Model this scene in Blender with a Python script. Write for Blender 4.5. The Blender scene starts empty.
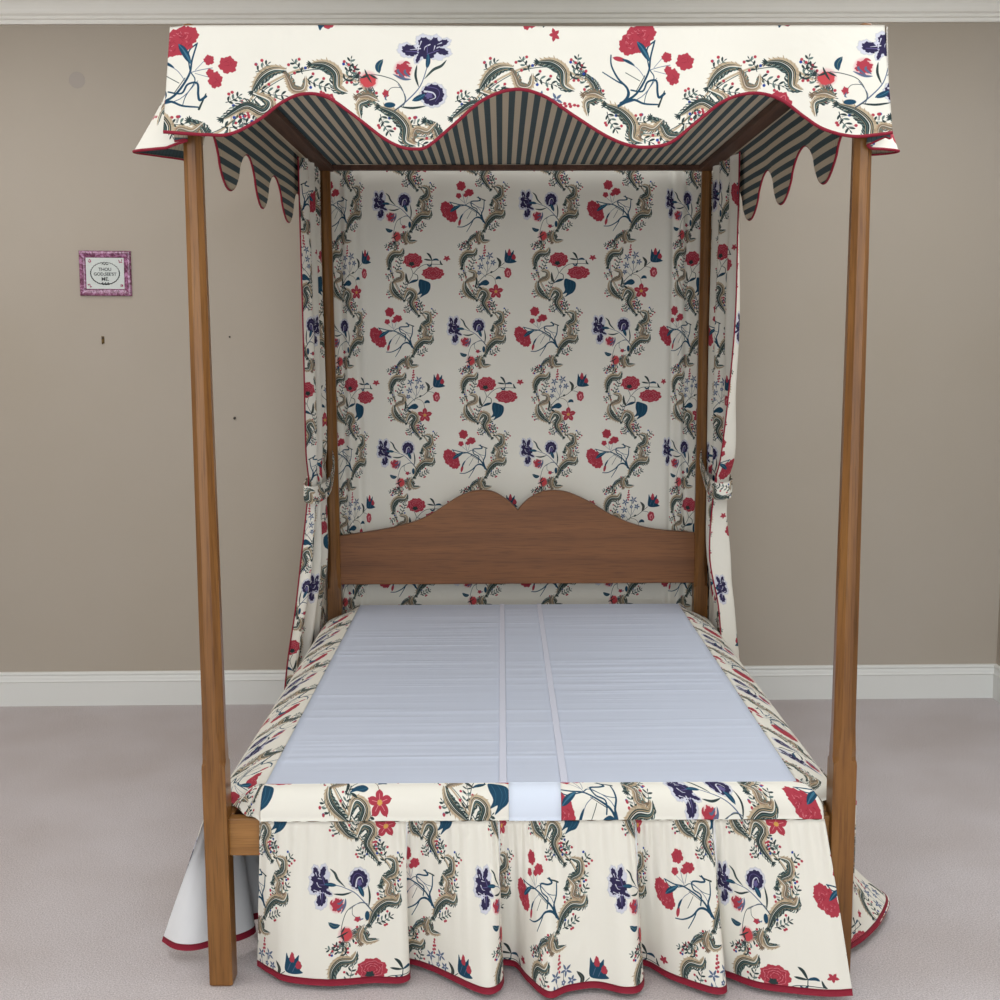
import bpy, bmesh, math, random
import numpy as np
from mathutils import Matrix, Vector
D = bpy.data
C = bpy.context.scene.collection

# ---------------------------------------------------------------- camera
F, PIT, YAW, ROLL = 1230.6, .1301, -.0016, -.0054
def rot3():
    c, s = math.cos(YAW), math.sin(YAW); A = np.array([[c, -s, 0], [s, c, 0], [0, 0, 1]])
    c, s = math.cos(PIT), math.sin(PIT); B = np.array([[1, 0, 0], [0, c, -s], [0, s, c]])
    c, s = math.cos(ROLL), math.sin(ROLL); E = np.array([[c, 0, s], [0, 1, 0], [-s, 0, c]])
    return E @ B @ A
R3 = rot3()
cam = D.objects.new('camera', D.cameras.new('camera')); C.objects.link(cam)
m4 = Matrix.Identity(4)
for i in range(3):
    m4[i][0] = R3[0][i]; m4[i][1] = R3[2][i]; m4[i][2] = -R3[1][i]
m4[0][3], m4[1][3], m4[2][3] = -.0579, -2.6892, 1.4751
cam.matrix_world = m4
cam.data.sensor_width = 36; cam.data.lens = F / 1000 * 36; cam.data.clip_start = .05
bpy.context.scene.camera = cam

# ---------------------------------------------------------------- daylight, added fill lights and exposure
W = D.worlds.new('world'); bpy.context.scene.world = W; W.use_nodes = True
bg = W.node_tree.nodes['Background']; bg.inputs[0].default_value = (.86, .93, 1.0, 1); bg.inputs[1].default_value = 1.8
def area(name, loc, target, sx, sy, power, col):
    l = D.lights.new(name, 'AREA'); l.shape = 'RECTANGLE'; l.size = sx; l.size_y = sy; l.energy = power; l.color = col
    o = D.objects.new(name, l); C.objects.link(o); o.location = loc
    o.rotation_euler = (Vector(target) - Vector(loc)).to_track_quat('-Z', 'Y').to_euler(); return o
area('window_daylight', (.5, -4.6, 1.75), (0, 1, .95), 3.4, 1.7, 38, (.93, .97, 1.0))
area('ceiling_bounce_fill', (-.1, -2.35, 2.775), (-.1, -2.34, 0), 4.2, 4.2, 41, (.90, .95, 1.0))  # unseen panel added under the ceiling, stands in for bounced top light
for sx in (-1, 1):  # unseen fill panels beside the bed, added to lift far carpet and walls
    area('ceiling_side_fill', (-.2 + sx * 1.55 - (.3 if sx < 0 else 0), .35, 2.775), (-.2 + sx * 1.55 - (.3 if sx < 0 else 0), .36, 0), 1.0, 2.2, 24, (.97, .98, 1.0) if sx < 0 else (.90, .95, 1.0))
area('side_area_light', (2.9, -3.4, 1.7), (-.4, .6, 1.1), 1.6, 1.6, 8, (.90, .95, 1.0))  # area light outside the right wall, which has no opening
vs = bpy.context.scene.view_settings
vs.view_transform = 'Standard'; vs.look = 'None'; vs.gamma = 1; vs.use_curve_mapping = False; vs.exposure = .08

# ---------------------------------------------------------------- materials
def lin(c): return tuple((x / 12.92 if x <= .04045 else ((x + .055) / 1.055) ** 2.4) for x in c) + (1,)
def mat(name, col, rough=.6, spec=.4):
    m = D.materials.new(name); m.use_nodes = True
    b = m.node_tree.nodes['Principled BSDF']; b.inputs['Base Color'].default_value = lin(col)
    b.inputs['Roughness'].default_value = rough; b.inputs['Specular IOR Level'].default_value = spec
    return m, m.node_tree, b
def node(nt, kind, **k):
    n = nt.nodes.new(kind)
    for a, v in k.items():
        if a.startswith('i_'): n.inputs[a[2:].replace('_', ' ')].default_value = v
        else: setattr(n, a, v)
    return n
def ramp(nt, src, stops):
    r = nt.nodes.new('ShaderNodeValToRGB'); e = r.color_ramp.elements
    while len(e) < len(stops): e.new(.5)
    for x, (p, c) in zip(e, stops): x.position = p; x.color = lin(c)
    nt.links.new(src, r.inputs[0]); return r
def bump(nt, b, src, dist, strength=.5):
    n = node(nt, 'ShaderNodeBump', i_Strength=strength, i_Distance=dist); nt.links.new(src, n.inputs['Height']); nt.links.new(n.outputs[0], b.inputs['Normal'])
def wood(name, dark, mid, light, axis, rough=.36, scale=1.0):
    m, nt, b = mat(name, mid, rough, .45)
    tc = node(nt, 'ShaderNodeTexCoord'); mp = node(nt, 'ShaderNodeMapping'); nt.links.new(tc.outputs['Object'], mp.inputs[0])
    sc = [26, 26, 26]; sc[axis] = 1.6; mp.inputs['Scale'].default_value = [v * scale for v in sc]
    n1 = node(nt, 'ShaderNodeTexNoise', i_Scale=1.0, i_Detail=6.0, i_Roughness=.62, i_Distortion=.6); nt.links.new(mp.outputs[0], n1.inputs[0])
    r = ramp(nt, n1.outputs[0], [(.30, dark), (.50, mid), (.70, light)])
    mp2 = node(nt, 'ShaderNodeMapping'); nt.links.new(tc.outputs['Object'], mp2.inputs[0]); s2 = [240, 240, 240]; s2[axis] = 9; mp2.inputs['Scale'].default_value = s2
    n2 = node(nt, 'ShaderNodeTexNoise', i_Scale=1.0, i_Detail=2.0); nt.links.new(mp2.outputs[0], n2.inputs[0])
    r2 = ramp(nt, n2.outputs[0], [(.33, (.72, .70, .68)), (.5, (1, 1, 1))])
    mx = node(nt, 'ShaderNodeMix', data_type='RGBA', blend_type='MULTIPLY'); mx.inputs[0].default_value = .55
    nt.links.new(r.outputs[0], mx.inputs[6]); nt.links.new(r2.outputs[0], mx.inputs[7]); nt.links.new(mx.outputs[2], b.inputs['Base Color'])
    bump(nt, b, n2.outputs[0], .0006, .35)
    return m
M = {}
M['post'] = wood('oak_brown_wood', (.40, .255, .115), (.50, .33, .155), (.57, .395, .20), 2, .30)
M['board'] = wood('headboard_wood', (.43, .26, .13), (.49, .305, .155), (.54, .345, .185), 0, .5, .5)
M['rail'] = wood('rail_wood', (.48, .32, .16), (.60, .42, .22), (.66, .47, .26), 0)
M['tester'] = wood('tester_wood', (.24, .14, .09), (.33, .20, .13), (.38, .25, .17), 1, .6)
def wall_mat():
    m, nt, b = mat('taupe_wall_paint', (.66, .61, .555), .75, .3)
    tc = node(nt, 'ShaderNodeTexCoord'); n = node(nt, 'ShaderNodeTexNoise', i_Scale=1.1, i_Detail=3.0); nt.links.new(tc.outputs['Object'], n.inputs[0])
    r = ramp(nt, n.outputs[0], [(.3, (.688, .645, .585)), (.7, (.702, .663, .612))])
    nt.links.new(r.outputs[0], b.inputs['Base Color'])
    f = node(nt, 'ShaderNodeTexNoise', i_Scale=160.0, i_Detail=2.0); nt.links.new(tc.outputs['Object'], f.inputs[0]); bump(nt, b, f.outputs[0], .001, .15)
    return m
M['wall'] = wall_mat()
M['patch'] = mat('filler_patch', (.665, .63, .595), .8, .2)[0]
M['trim'] = mat('white_trim_paint', (.89, .89, .87), .4, .4)[0]
M['crown'] = mat('cream_crown_paint', (.95, .94, .91), .45, .4)[0]
M['ceiling'] = mat('ceiling_paint', (.95, .94, .92), .8, .2)[0]
def carpet_mat():
    m, nt, b = mat('greige_carpet', (.70, .66, .64), .95, .1)
    tc = node(nt, 'ShaderNodeTexCoord')
    n = node(nt, 'ShaderNodeTexNoise', i_Scale=260.0, i_Detail=3.0, i_Roughness=.7); nt.links.new(tc.outputs['Object'], n.inputs[0])
    r = ramp(nt, n.outputs[0], [(.32, (.69, .66, .655)), (.52, (.815, .785, .785)), (.72, (.91, .885, .885))])
    n2 = node(nt, 'ShaderNodeTexNoise', i_Scale=2.2, i_Detail=4.0); nt.links.new(tc.outputs['Object'], n2.inputs[0])
    r2 = ramp(nt, n2.outputs[0], [(.35, (.95, .94, .93)), (.65, (1, 1, 1))])
    mx = node(nt, 'ShaderNodeMix', data_type='RGBA', blend_type='MULTIPLY'); mx.inputs[0].default_value = 1
    nt.links.new(r.outputs[0], mx.inputs[6]); nt.links.new(r2.outputs[0], mx.inputs[7]); nt.links.new(mx.outputs[2], b.inputs['Base Color'])
    bump(nt, b, n.outputs[0], .004, .7)
    return m
M['carpet'] = carpet_mat()
M['piping'] = mat('crimson_piping', (.54, .11, .19), .7, .3)[0]
# ---------------------------------------------------------------- printed cotton: the pattern is drawn here, stroke by stroke
PPC = 20                       # texture samples per centimetre of cloth
TW, TH = 55.5, 94.0            # one repeat of the print, cm
NW, NH = int(TW * PPC), int(TH * PPC)
CREAM = (.900, .885, .838)
RED, RED2, PINK = (.66, .235, .285), (.53, .16, .22), (.85, .56, .58)
TEAL, TEAL2 = (.13, .27, .36), (.24, .42, .51)
GREEN, GREEN2 = (.18, .235, .235), (.36, .44, .42)
TAN, TAN2 = (.68, .595, .48), (.46, .39, .32)
PURP, PURP2, LAV = (.19, .17, .29), (.38, .35, .52), (.80, .80, .84)
SLATE, BLUEB = (.34, .40, .50), (.16, .26, .55)
canvas = np.zeros((NH, NW, 3), np.float32) + np.array(CREAM, np.float32)

def smooth(pts, closed=False, n=6):
    P = [np.array(p, float) for p in pts]
    m = len(P); out = []
    for i in range(m if closed else m - 1):
        if closed:
            a, b, c, d = P[i - 1], P[i], P[(i + 1) % m], P[(i + 2) % m]
        else:
            a, b, c, d = P[max(i - 1, 0)], P[i], P[i + 1], P[min(i + 2, m - 1)]
        for k in range(n):
            t = k / n
            out.append(.5 * (2 * b + (c - a) * t + (2 * a - 5 * b + 4 * c - d) * t * t + (3 * b - a - 3 * c + d) * t ** 3))
    if not closed: out.append(P[-1])
    return np.array(out)

def window(P, pad):
    lo = np.floor((P.min(0) - pad) * PPC).astype(int); hi = np.ceil((P.max(0) + pad) * PPC).astype(int)
    xs = np.arange(lo[0], hi[0] + 1); ys = np.arange(lo[1], hi[1] + 1)
    X, Y = np.meshgrid((xs + .5) / PPC, (ys + .5) / PPC)
    return xs, ys, X, Y

def lay(xs, ys, cov, col):
    ix = np.ix_(ys % NH, xs % NW)
    cov = cov[..., None]
    canvas[ix] = canvas[ix] * (1 - cov) + np.array(col, np.float32) * cov

def seg_dist(P, X, Y, closed):
    best = np.full(X.shape, 1e9); tt = np.zeros(X.shape); inside = np.zeros(X.shape, bool)
    m = len(P); n = m if closed else m - 1
    for i in range(n):
        a = P[i]; b = P[(i + 1) % m]; d = b - a; L = d @ d + 1e-12
        t = np.clip(((X - a[0]) * d[0] + (Y - a[1]) * d[1]) / L, 0, 1)
        q = np.hypot(X - a[0] - t * d[0], Y - a[1] - t * d[1])
        k = q < best
        best = np.where(k, q, best); tt = np.where(k, (i + t) / n, tt)
        if closed and abs(d[1]) > 1e-12:
            c = ((a[1] > Y) != (b[1] > Y)) & (X < d[0] * (Y - a[1]) / d[1] + a[0])
            inside ^= c
    return best, tt, inside

def fill(pts, col, closed_smooth=True, alpha=1, soft=.05):
    P = smooth(pts, True, 4) if closed_smooth else np.array(pts, float)
    xs, ys, X, Y = window(P, soft * 2 + .05)
    d, _, ins = seg_dist(P, X, Y, True)
    s = np.where(ins, -d, d)
    lay(xs, ys, np.clip(.5 - s / (2 * soft), 0, 1) * alpha, col)

def stroke(pts, w, col, w1=None, belly=False, alpha=1):
    P = smooth(pts, False, 5) if len(pts) > 2 else np.array(pts, float)
    w1 = w if w1 is None else w1
    xs, ys, X, Y = window(P, max(w, w1) + .1)
    d, t, _ = seg_dist(P, X, Y, False)
    r = (w + (w1 - w) * t) / 2
    if belly: r = w / 2 * np.sin(np.pi * np.clip(t, .03, .97)) ** .7
    lay(xs, ys, np.clip(.5 - (d - r) * PPC, 0, 1) * alpha, col)

def blob(cx, cy, rx, ry, col, rot=0, n=10, amp=.0, soft=.05, alpha=1, ph=0):
    a = np.linspace(0, 2 * np.pi, 60, endpoint=False)
    r = 1 + amp * np.sin(n * a + ph) + amp * .6 * np.sin((n * 2 + 1) * a + 1.3 + ph)
    x = rx * r * np.cos(a); y = ry * r * np.sin(a); c, s = np.cos(rot), np.sin(rot)
    fill(np.c_[cx + c * x - s * y, cy + s * x + c * y], col, False, alpha, soft)

class Pen:
    """places drawing coordinates on the cloth"""
    def __init__(s, ox, oy, sx, sy): s.o = (ox, oy, sx, sy)
    def __call__(s, pts): return [(s.o[0] + p[0] * s.o[2], s.o[1] + p[1] * s.o[3]) for p in pts]
    def line(s, pts, w, col, w1=None, **k): stroke(s(pts), w, col, w1, **k)
    def leaf(s, pts, w, col, rib=None):
        stroke(s(pts), w, col, belly=True)
        if rib: stroke(s(pts), w * .16, rib, w * .05)
    def blob(s, x, y, rx, ry, col, **k):
        q = s([(x, y)])[0]; blob(q[0], q[1], rx * abs(s.o[2]), ry * abs(s.o[3]), col, **k)

def crescent(P, w0, dark, halo, serr=9):
    """an acanthus scroll: feathered body along a curve, tan fringe on the inner side, pale and dark ribs"""
    C = smooth(P, False, 8); m = len(C)
    T = np.gradient(C, axis=0); T /= np.hypot(T[:, 0], T[:, 1])[:, None] + 1e-9; N = np.c_[-T[:, 1], T[:, 0]]
    t = np.linspace(0, 1, m); w = w0 * np.sin(np.pi * np.clip(t * .95 + .03, 0, 1)) ** .75
    sg = 1 if halo > 0 else -1; N = N * sg
    rs = random.Random(int(w0 * 1000) + m * 7 + int(P[0][0] * 10))
    B = C - N * (w * .45)[:, None]
    fill(np.r_[C, (C - N * (w * .78)[:, None])[::-1]], TAN, False, .8, .10)
    for k in range(3, m - 3, 2):                       # tan feathers
        q = C[k] - N[k] * w[k] * .55
        stroke([q, q - N[k] * w0 * rs.uniform(.2, .42) + T[k] * w0 * .35], .2, TAN if k % 4 else TAN2, belly=True)
    A = C + N * (w * .42)[:, None]
    fill(np.r_[A, B[::-1]], dark, False)
    for k in range(2, m - 2):                          # dark feathers give the ragged edge
        q = C[k] + N[k] * w[k] * .30
        stroke([q, q + N[k] * w[k] * rs.uniform(.22, .45) + T[k] * w0 * .30, q + N[k] * w[k] * rs.uniform(.3, .5) + T[k] * w0 * .55], .26, dark if k % 3 else GREEN2, belly=True)
    stroke(C - N * (w * .12)[:, None], w0 * .15, CREAM, .03)
    stroke((C - N * (w * .30)[:, None])[2:], w0 * .13, TAN, .03)
    stroke((C + N * (w * .12)[:, None])[m // 8: -m // 8], w0 * .10, GREEN2, .03)
    stroke((C + N * (w * .30)[:, None])[m // 6: -m // 5], w0 * .07, TAN, .03)
    e = C[-1]; d = T[-1]
    for a in (-.9, -.45, 0, .4, .85):                  # a little tuft where the scroll ends
        c, s_ = math.cos(a), math.sin(a); v = np.array([c * d[0] - s_ * d[1], s_ * d[0] + c * d[1]])
        stroke([e - d * .2, e + v * .55, e + v * 1.05 + N[-1] * .1], .26, dark, belly=True)

def sprig(a, b, n=5, w=.95, berries=True, seed=0):
    a = np.array(a, float); b = np.array(b, float); d = b - a; L = np.hypot(*d); d = d / L; nn = np.array([-d[1], d[0]])
    mid = a + d * L * .5 + nn * L * .10
    stroke([a, mid, b], .16, GREEN, .09)
    for i in range(n):
        t = (i + .5) / n; c = a + d * L * t
        for sg in (-1, 1):
            q = c + nn * sg * w + d * w * .75
            stroke([c, (c + q) / 2 + nn * sg * .08, q], .42, GREEN if (i + sg) % 3 else GREEN2, belly=True)
    stroke([b, b + d * w * .8], .22, GREEN, belly=True)
    if berries:
        rs = random.Random(seed)
        for i in range(4):
            t = rs.uniform(.1, 1.05); sg = rs.choice((-1, 1)); q = a + d * L * t + nn * sg * (w + .42)
            stroke([a + d * L * (t - .1), q], .06, GREEN)
            blob(q[0], q[1], .3, .3, BLUEB if i == 1 else RED)

def vine(xc, y0):
    """one wave of the serpentine border; y0 is its left crest"""
    g = Pen(xc - 254 * .0416, y0 - 200 * .0424, .0416, .0424)
    g.line([(150, 0), (90, 110), (75, 200), (110, 330), (190, 470), (300, 560), (400, 660), (430, 760), (400, 860), (300, 960), (230, 1060)], .42, TAN, alpha=.8)
    g.line([(165, 0), (105, 110), (90, 200), (120, 330), (200, 460), (310, 560), (390, 660), (420, 760), (390, 860), (290, 960), (215, 1070)], .16, GREEN, alpha=.9)
    S = lambda p, w, dk, h, n=9: crescent(g(p), w, dk, h, n)
    def sp(a, b, **k): q = g([a, b]); sprig(q[0], q[1], **k)
    sp((130, 245), (178, 140), n=4, seed=1); sp((110, 260), (50, 300), n=3, w=.8, seed=2)
    sp((180, 470), (215, 350), n=4, seed=3); sp((290, 560), (362, 545), n=3, seed=14); sp((300, 500), (330, 480), n=2, w=.8, seed=4)
    sp((370, 640), (345, 520), n=4, seed=5); sp((395, 740), (468, 700), n=3, w=.8, seed=6)
    sp((360, 860), (345, 760), n=3, w=.8, seed=7); sp((400, 860), (462, 770), n=4, seed=8)
    sp((310, 990), (400, 945), n=4, seed=9); sp((210, 1090), (240, 1010), n=3, seed=10); sp((110, 40), (40, 20), n=3, w=.8, seed=11)
    sp((150, 60), (80, 0), n=4, seed=21); sp((190, 1060), (130, 1130), n=3, seed=22); sp((440, 640), (480, 600), n=2, seed=23); sp((100, 480), (60, 420), n=3, w=.8, seed=24); sp((250, 620), (215, 560), n=3, w=.8, seed=25)
    S([(205, 40), (180, 92), (110, 100), (70, 150), (65, 215)], 1.9, GREEN, -1)
    S([(120, 245), (180, 258), (182, 305), (140, 325), (105, 345)], 1.25, TAN2, 1, 6)
    S([(92, 335), (95, 400), (130, 455), (195, 500)], 1.7, GREEN, -1)
    S([(205, 495), (245, 425), (290, 455), (262, 535), (330, 635)], 2.0, GREEN, 1)
    S([(372, 610), (425, 628), (425, 690), (375, 722), (345, 770)], 1.5, GREEN, 1, 7)
    S([(350, 715), (395, 760), (385, 815), (430, 830)], 1.1, TAN2, -1, 5)
    S([(462, 815), (440, 868), (370, 870), (310, 920), (275, 995)], 1.9, GREEN, -1)
    S([(330, 1085), (265, 1090), (240, 1045), (180, 1050), (130, 1095)], 1.5, GREEN, 1, 7)
    S([(240, 1000), (215, 1050), (225, 1100)], 1.2, TAN2, 1, 5)

def iris(ax, ay):
    k = .0318; g = Pen(ax - 605 * k, ay - 490 * k * 1.1, k, k * 1.1)
    g.line([(605, 490), (540, 415), (450, 340), (330, 300)], .28, SLATE, .16)
    g.leaf([(405, 315), (350, 265), (325, 215), (290, 185)], .55, GREEN, GREEN2); g.leaf([(455, 350), (385, 368), (320, 360)], .5, GREEN)
    g.line([(605, 490), (560, 435), (500, 435), (425, 475), (390, 550), (375, 625)], .15, GREEN)
    g.line([(580, 440), (520, 425), (440, 470)], .12, SLATE); g.line([(460, 455), (462, 510), (505, 540)], .11, GREEN)
    g.leaf([(582, 455), (590, 385), (578, 308)], .45, GREEN)
    g.blob(570, 520, 17, 33, TEAL); g.leaf([(285, 560), (325, 585), (365, 580)], 1.3, TEAL, GREEN2)
    # the large purple bloom
    for (x, y, rx, ry, r) in [(182, 205, 24, 42, -.3), (235, 200, 24, 42, .3), (175, 255, 42, 32, .4), (165, 320, 34, 42, .1), (225, 330, 52, 44, 0), (225, 420, 40, 48, .3), (240, 250, 40, 60, .3), (275, 355, 32, 14, .4)]:
        g.blob(x, y, rx + 7, ry + 7, SLATE, rot=r, n=7, amp=.07, soft=.14, alpha=.35); g.blob(x, y, rx + 5, ry + 5, LAV, rot=r, n=7, amp=.07, soft=.12)
    for (x, y, rx, ry, r) in [(182, 212, 19, 38, -.3), (234, 212, 20, 40, .3), (186, 262, 42, 26, .4), (176, 318, 31, 34, .1), (226, 300, 54, 56, 0), (226, 402, 34, 46, .3), (275, 352, 32, 11, .4)]:
        g.blob(x, y, rx, ry, PURP, rot=r, n=8, amp=.09)
    for p in [[(190, 285), (205, 312), (225, 318)], [(200, 255), (228, 262)], [(215, 340), (222, 400)], [(180, 215), (190, 240)], [(170, 335), (200, 345)], [(205, 350), (240, 355)]]: g.line(p, .26, LAV, .08)
    for p in [[(250, 300), (225, 230)], [(235, 350), (230, 425)], [(240, 300), (190, 300)]]: g.line(p, .2, PURP2, .1)
    g.leaf([(250, 295), (295, 295), (338, 302)], .95, TEAL, TEAL2)
    # the round one
    g.blob(510, 262, 80, 82, SLATE, n=12, amp=.04, soft=.12, alpha=.35); g.blob(510, 262, 76, 78, LAV, n=12, amp=.04, soft=.12); g.blob(508, 266, 67, 67, PURP, n=11, amp=.05)
    g.line([(455, 300), (470, 240), (505, 225), (550, 250)], .14, PURP2, .1)
    g.line([(485, 315), (495, 265), (525, 250), (540, 285)], .4, LAV, .1); g.blob(512, 290, 18, 22, PURP2, n=5, amp=.2)
    g.leaf([(505, 315), (525, 345), (542, 385)], 1.15, TEAL, TEAL2)
    # red buds
    g.blob(350, 442, 58, 52, PINK, alpha=.5, soft=.3); g.blob(350, 440, 44, 46, RED, n=6, amp=.12); g.leaf([(310, 400), (300, 425), (325, 450)], .5, RED)
    for p in [[(408, 395), (405, 440), (375, 500)], [(395, 400), (365, 430), (345, 425)], [(400, 430), (360, 470), (345, 465)]]: g.leaf(p, .5, SLATE)
    g.blob(412, 645, 56, 54, PINK, alpha=.5, soft=.3); g.blob(415, 645, 42, 46, (.76, .29, .31), n=5, amp=.05)
    for p in [[(345, 665), (385, 650), (430, 625)], [(375, 640), (405, 590)], [(380, 640), (400, 690)]]: g.leaf(p, .42, GREEN)
    g.blob(498, 543, 24, 18, RED, n=5, amp=.15); g.leaf([(505, 535), (530, 545), (540, 535)], .3, SLATE)

def carnation(ax, ay):
    g = Pen(ax - 740 * .0529, ay - 430 * .0539, .0529, .0539)
    B = TEAL
    g.line([(500, 300), (530, 325), (600, 318), (640, 300), (700, 330), (740, 340)], .3, B, .12); g.line([(742, 440), (712, 350), (640, 290)], .2, SLATE, .1)
    g.line([(735, 432), (700, 370), (620, 322), (560, 312), (495, 295)], .5, B, .28)
    g.line([(745, 440), (722, 385), (738, 340), (742, 288)], .56, B, .3); g.line([(750, 285), (690, 262)], .4, GREEN, .2); g.line([(700, 262), (715, 282), (695, 288), (650, 292), (655, 325), (690, 345), (685, 390)], .5, B, .3)
    g.line([(740, 432), (712, 405), (678, 405), (640, 440), (590, 465), (550, 466)], .58, B, .26); g.line([(735, 418), (700, 398), (668, 412), (650, 445), (615, 500)], .46, B, .2)
    g.line([(690, 370), (630, 335)], .16, GREEN); g.line([(640, 335), (600, 365), (575, 410)], .12, SLATE); g.line([(650, 355), (618, 410)], .14, GREEN)
    g.line([(610, 320), (598, 280), (590, 240)], .13, SLATE); g.line([(600, 300), (562, 268)], .1, SLATE); g.line([(612, 300), (625, 255)], .1, SLATE)
    for (x, y, rx, ry, r, n) in [(488, 362, 68, 48, .95, 9), (465, 325, 34, 34, 0, 7), (515, 398, 36, 36, 0, 7)]:
        g.blob(x, y, rx, ry, RED, rot=r, n=n, amp=.075)
    for (x, y, rx, ry, n) in [(578, 185, 32, 32, 6), (636, 230, 31, 24, 6), (610, 248, 17, 13, 5), (560, 252, 19, 18, 5)]: g.blob(x, y, rx, ry, RED, n=n, amp=.09)
    rs = random.Random(5)
    for i in range(34):
        a = rs.uniform(0, 6.28); q = rs.uniform(.2, .85); x = 488 + q * (62 * math.cos(a) * .58 - 42 * math.sin(a) * .81); y = 362 + q * (62 * math.cos(a) * .81 + 42 * math.sin(a) * .58)
        g.line([(x, y), (x + rs.uniform(-9, 9), y + rs.uniform(-9, 9)), (x + rs.uniform(-14, 4), y + rs.uniform(-12, 12))], .1, RED2 if i % 3 else PINK, alpha=.75)
    for (x, y) in [(578, 185), (640, 230)]:
        for i in range(7): g.line([(x + rs.uniform(-18, 18), y + rs.uniform(-18, 18)), (x + rs.uniform(-18, 18), y + rs.uniform(-14, 14))], .08, RED2, alpha=.6)
    g.leaf([(500, 362), (530, 340), (572, 318)], 1.35, TEAL, TEAL2); g.leaf([(510, 352), (545, 330), (575, 315)], .4, TEAL2)
    g.leaf([(560, 458), (565, 435), (572, 408)], .95, RED); g.leaf([(566, 422), (575, 400), (590, 375)], .6, TEAL)

def rose(xc, y0):
    g = Pen(xc - 254 * .0416, y0 - 200 * .0424, .0416, .0424)
    g.line([(220, 400), (245, 345), (285, 270), (265, 210)], .16, GREEN); g.line([(290, 268), (340, 215), (410, 185), (560, 188)], .17, GREEN)
    g.line([(250, 350), (320, 330), (328, 285), (300, 268)], .34, GREEN, .2)
    g.leaf([(250, 355), (228, 320), (222, 262)], .95, GREEN, TAN2); g.leaf([(245, 355), (290, 330), (335, 322)], .7, TEAL)
    g.leaf([(415, 85), (440, 105), (462, 150)], .75, GREEN); g.leaf([(390, 140), (420, 145), (460, 150)], .6, GREEN); g.leaf([(460, 150), (500, 142), (525, 152)], .75, TEAL)
    g.leaf([(415, 185), (440, 200), (462, 180)], .6, TEAL); g.line([(462, 150), (455, 200), (450, 215)], .2, GREEN); g.leaf([(535, 150), (545, 180), (560, 190)], .6, GREEN)
    for a in range(5): g.leaf([(598, 134), (598 + 34 * math.cos(a * 1.256 + .3), 134 + 26 * math.sin(a * 1.256 + .3))], .75, RED)
    for (x, y, rx, ry, s) in [(288, 150, 84, 64, 1), (470, 265, 100, 56, 2)]:
        g.blob(x, y, rx, ry, RED, n=9, amp=.06)
        rs = random.Random(s)
        for q in (.82, .58, .34):
            for k in range(int(9 * q) + 3):
                a0 = k * 6.283 / (int(9 * q) + 3) + s + q * 3 + rs.uniform(-.1, .1); a1 = a0 + .6; am = (a0 + a1) / 2; bu = rs.uniform(.8, 1.12)
                g.line([(x + rx * q * u * math.cos(a), y + ry * q * u * math.sin(a)) for a, u in ((a0, .86), (am, bu), (a1, .84))] , .14, PINK, .07, alpha=.8)
                g.line([(x + rx * (q - .11) * u * math.cos(a), y + ry * (q - .11) * u * math.sin(a)) for a, u in ((a0, .86), (am, bu), (a1, .84))] , .16, RED2, alpha=.7)
    g.blob(275, 180, 24, 18, GREEN, n=5, amp=.15)
    fill(g([(345, 320), (385, 325), (440, 350), (443, 400), (420, 440), (385, 460), (345, 480), (365, 445), (322, 455), (345, 420), (335, 370)]), TEAL)
    for p in [[(360, 340), (365, 400), (345, 450)], [(395, 340), (400, 400), (370, 460)], [(425, 360), (420, 410), (390, 445)]]: g.line(p, .16, TEAL2, .06, alpha=.7)

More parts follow.
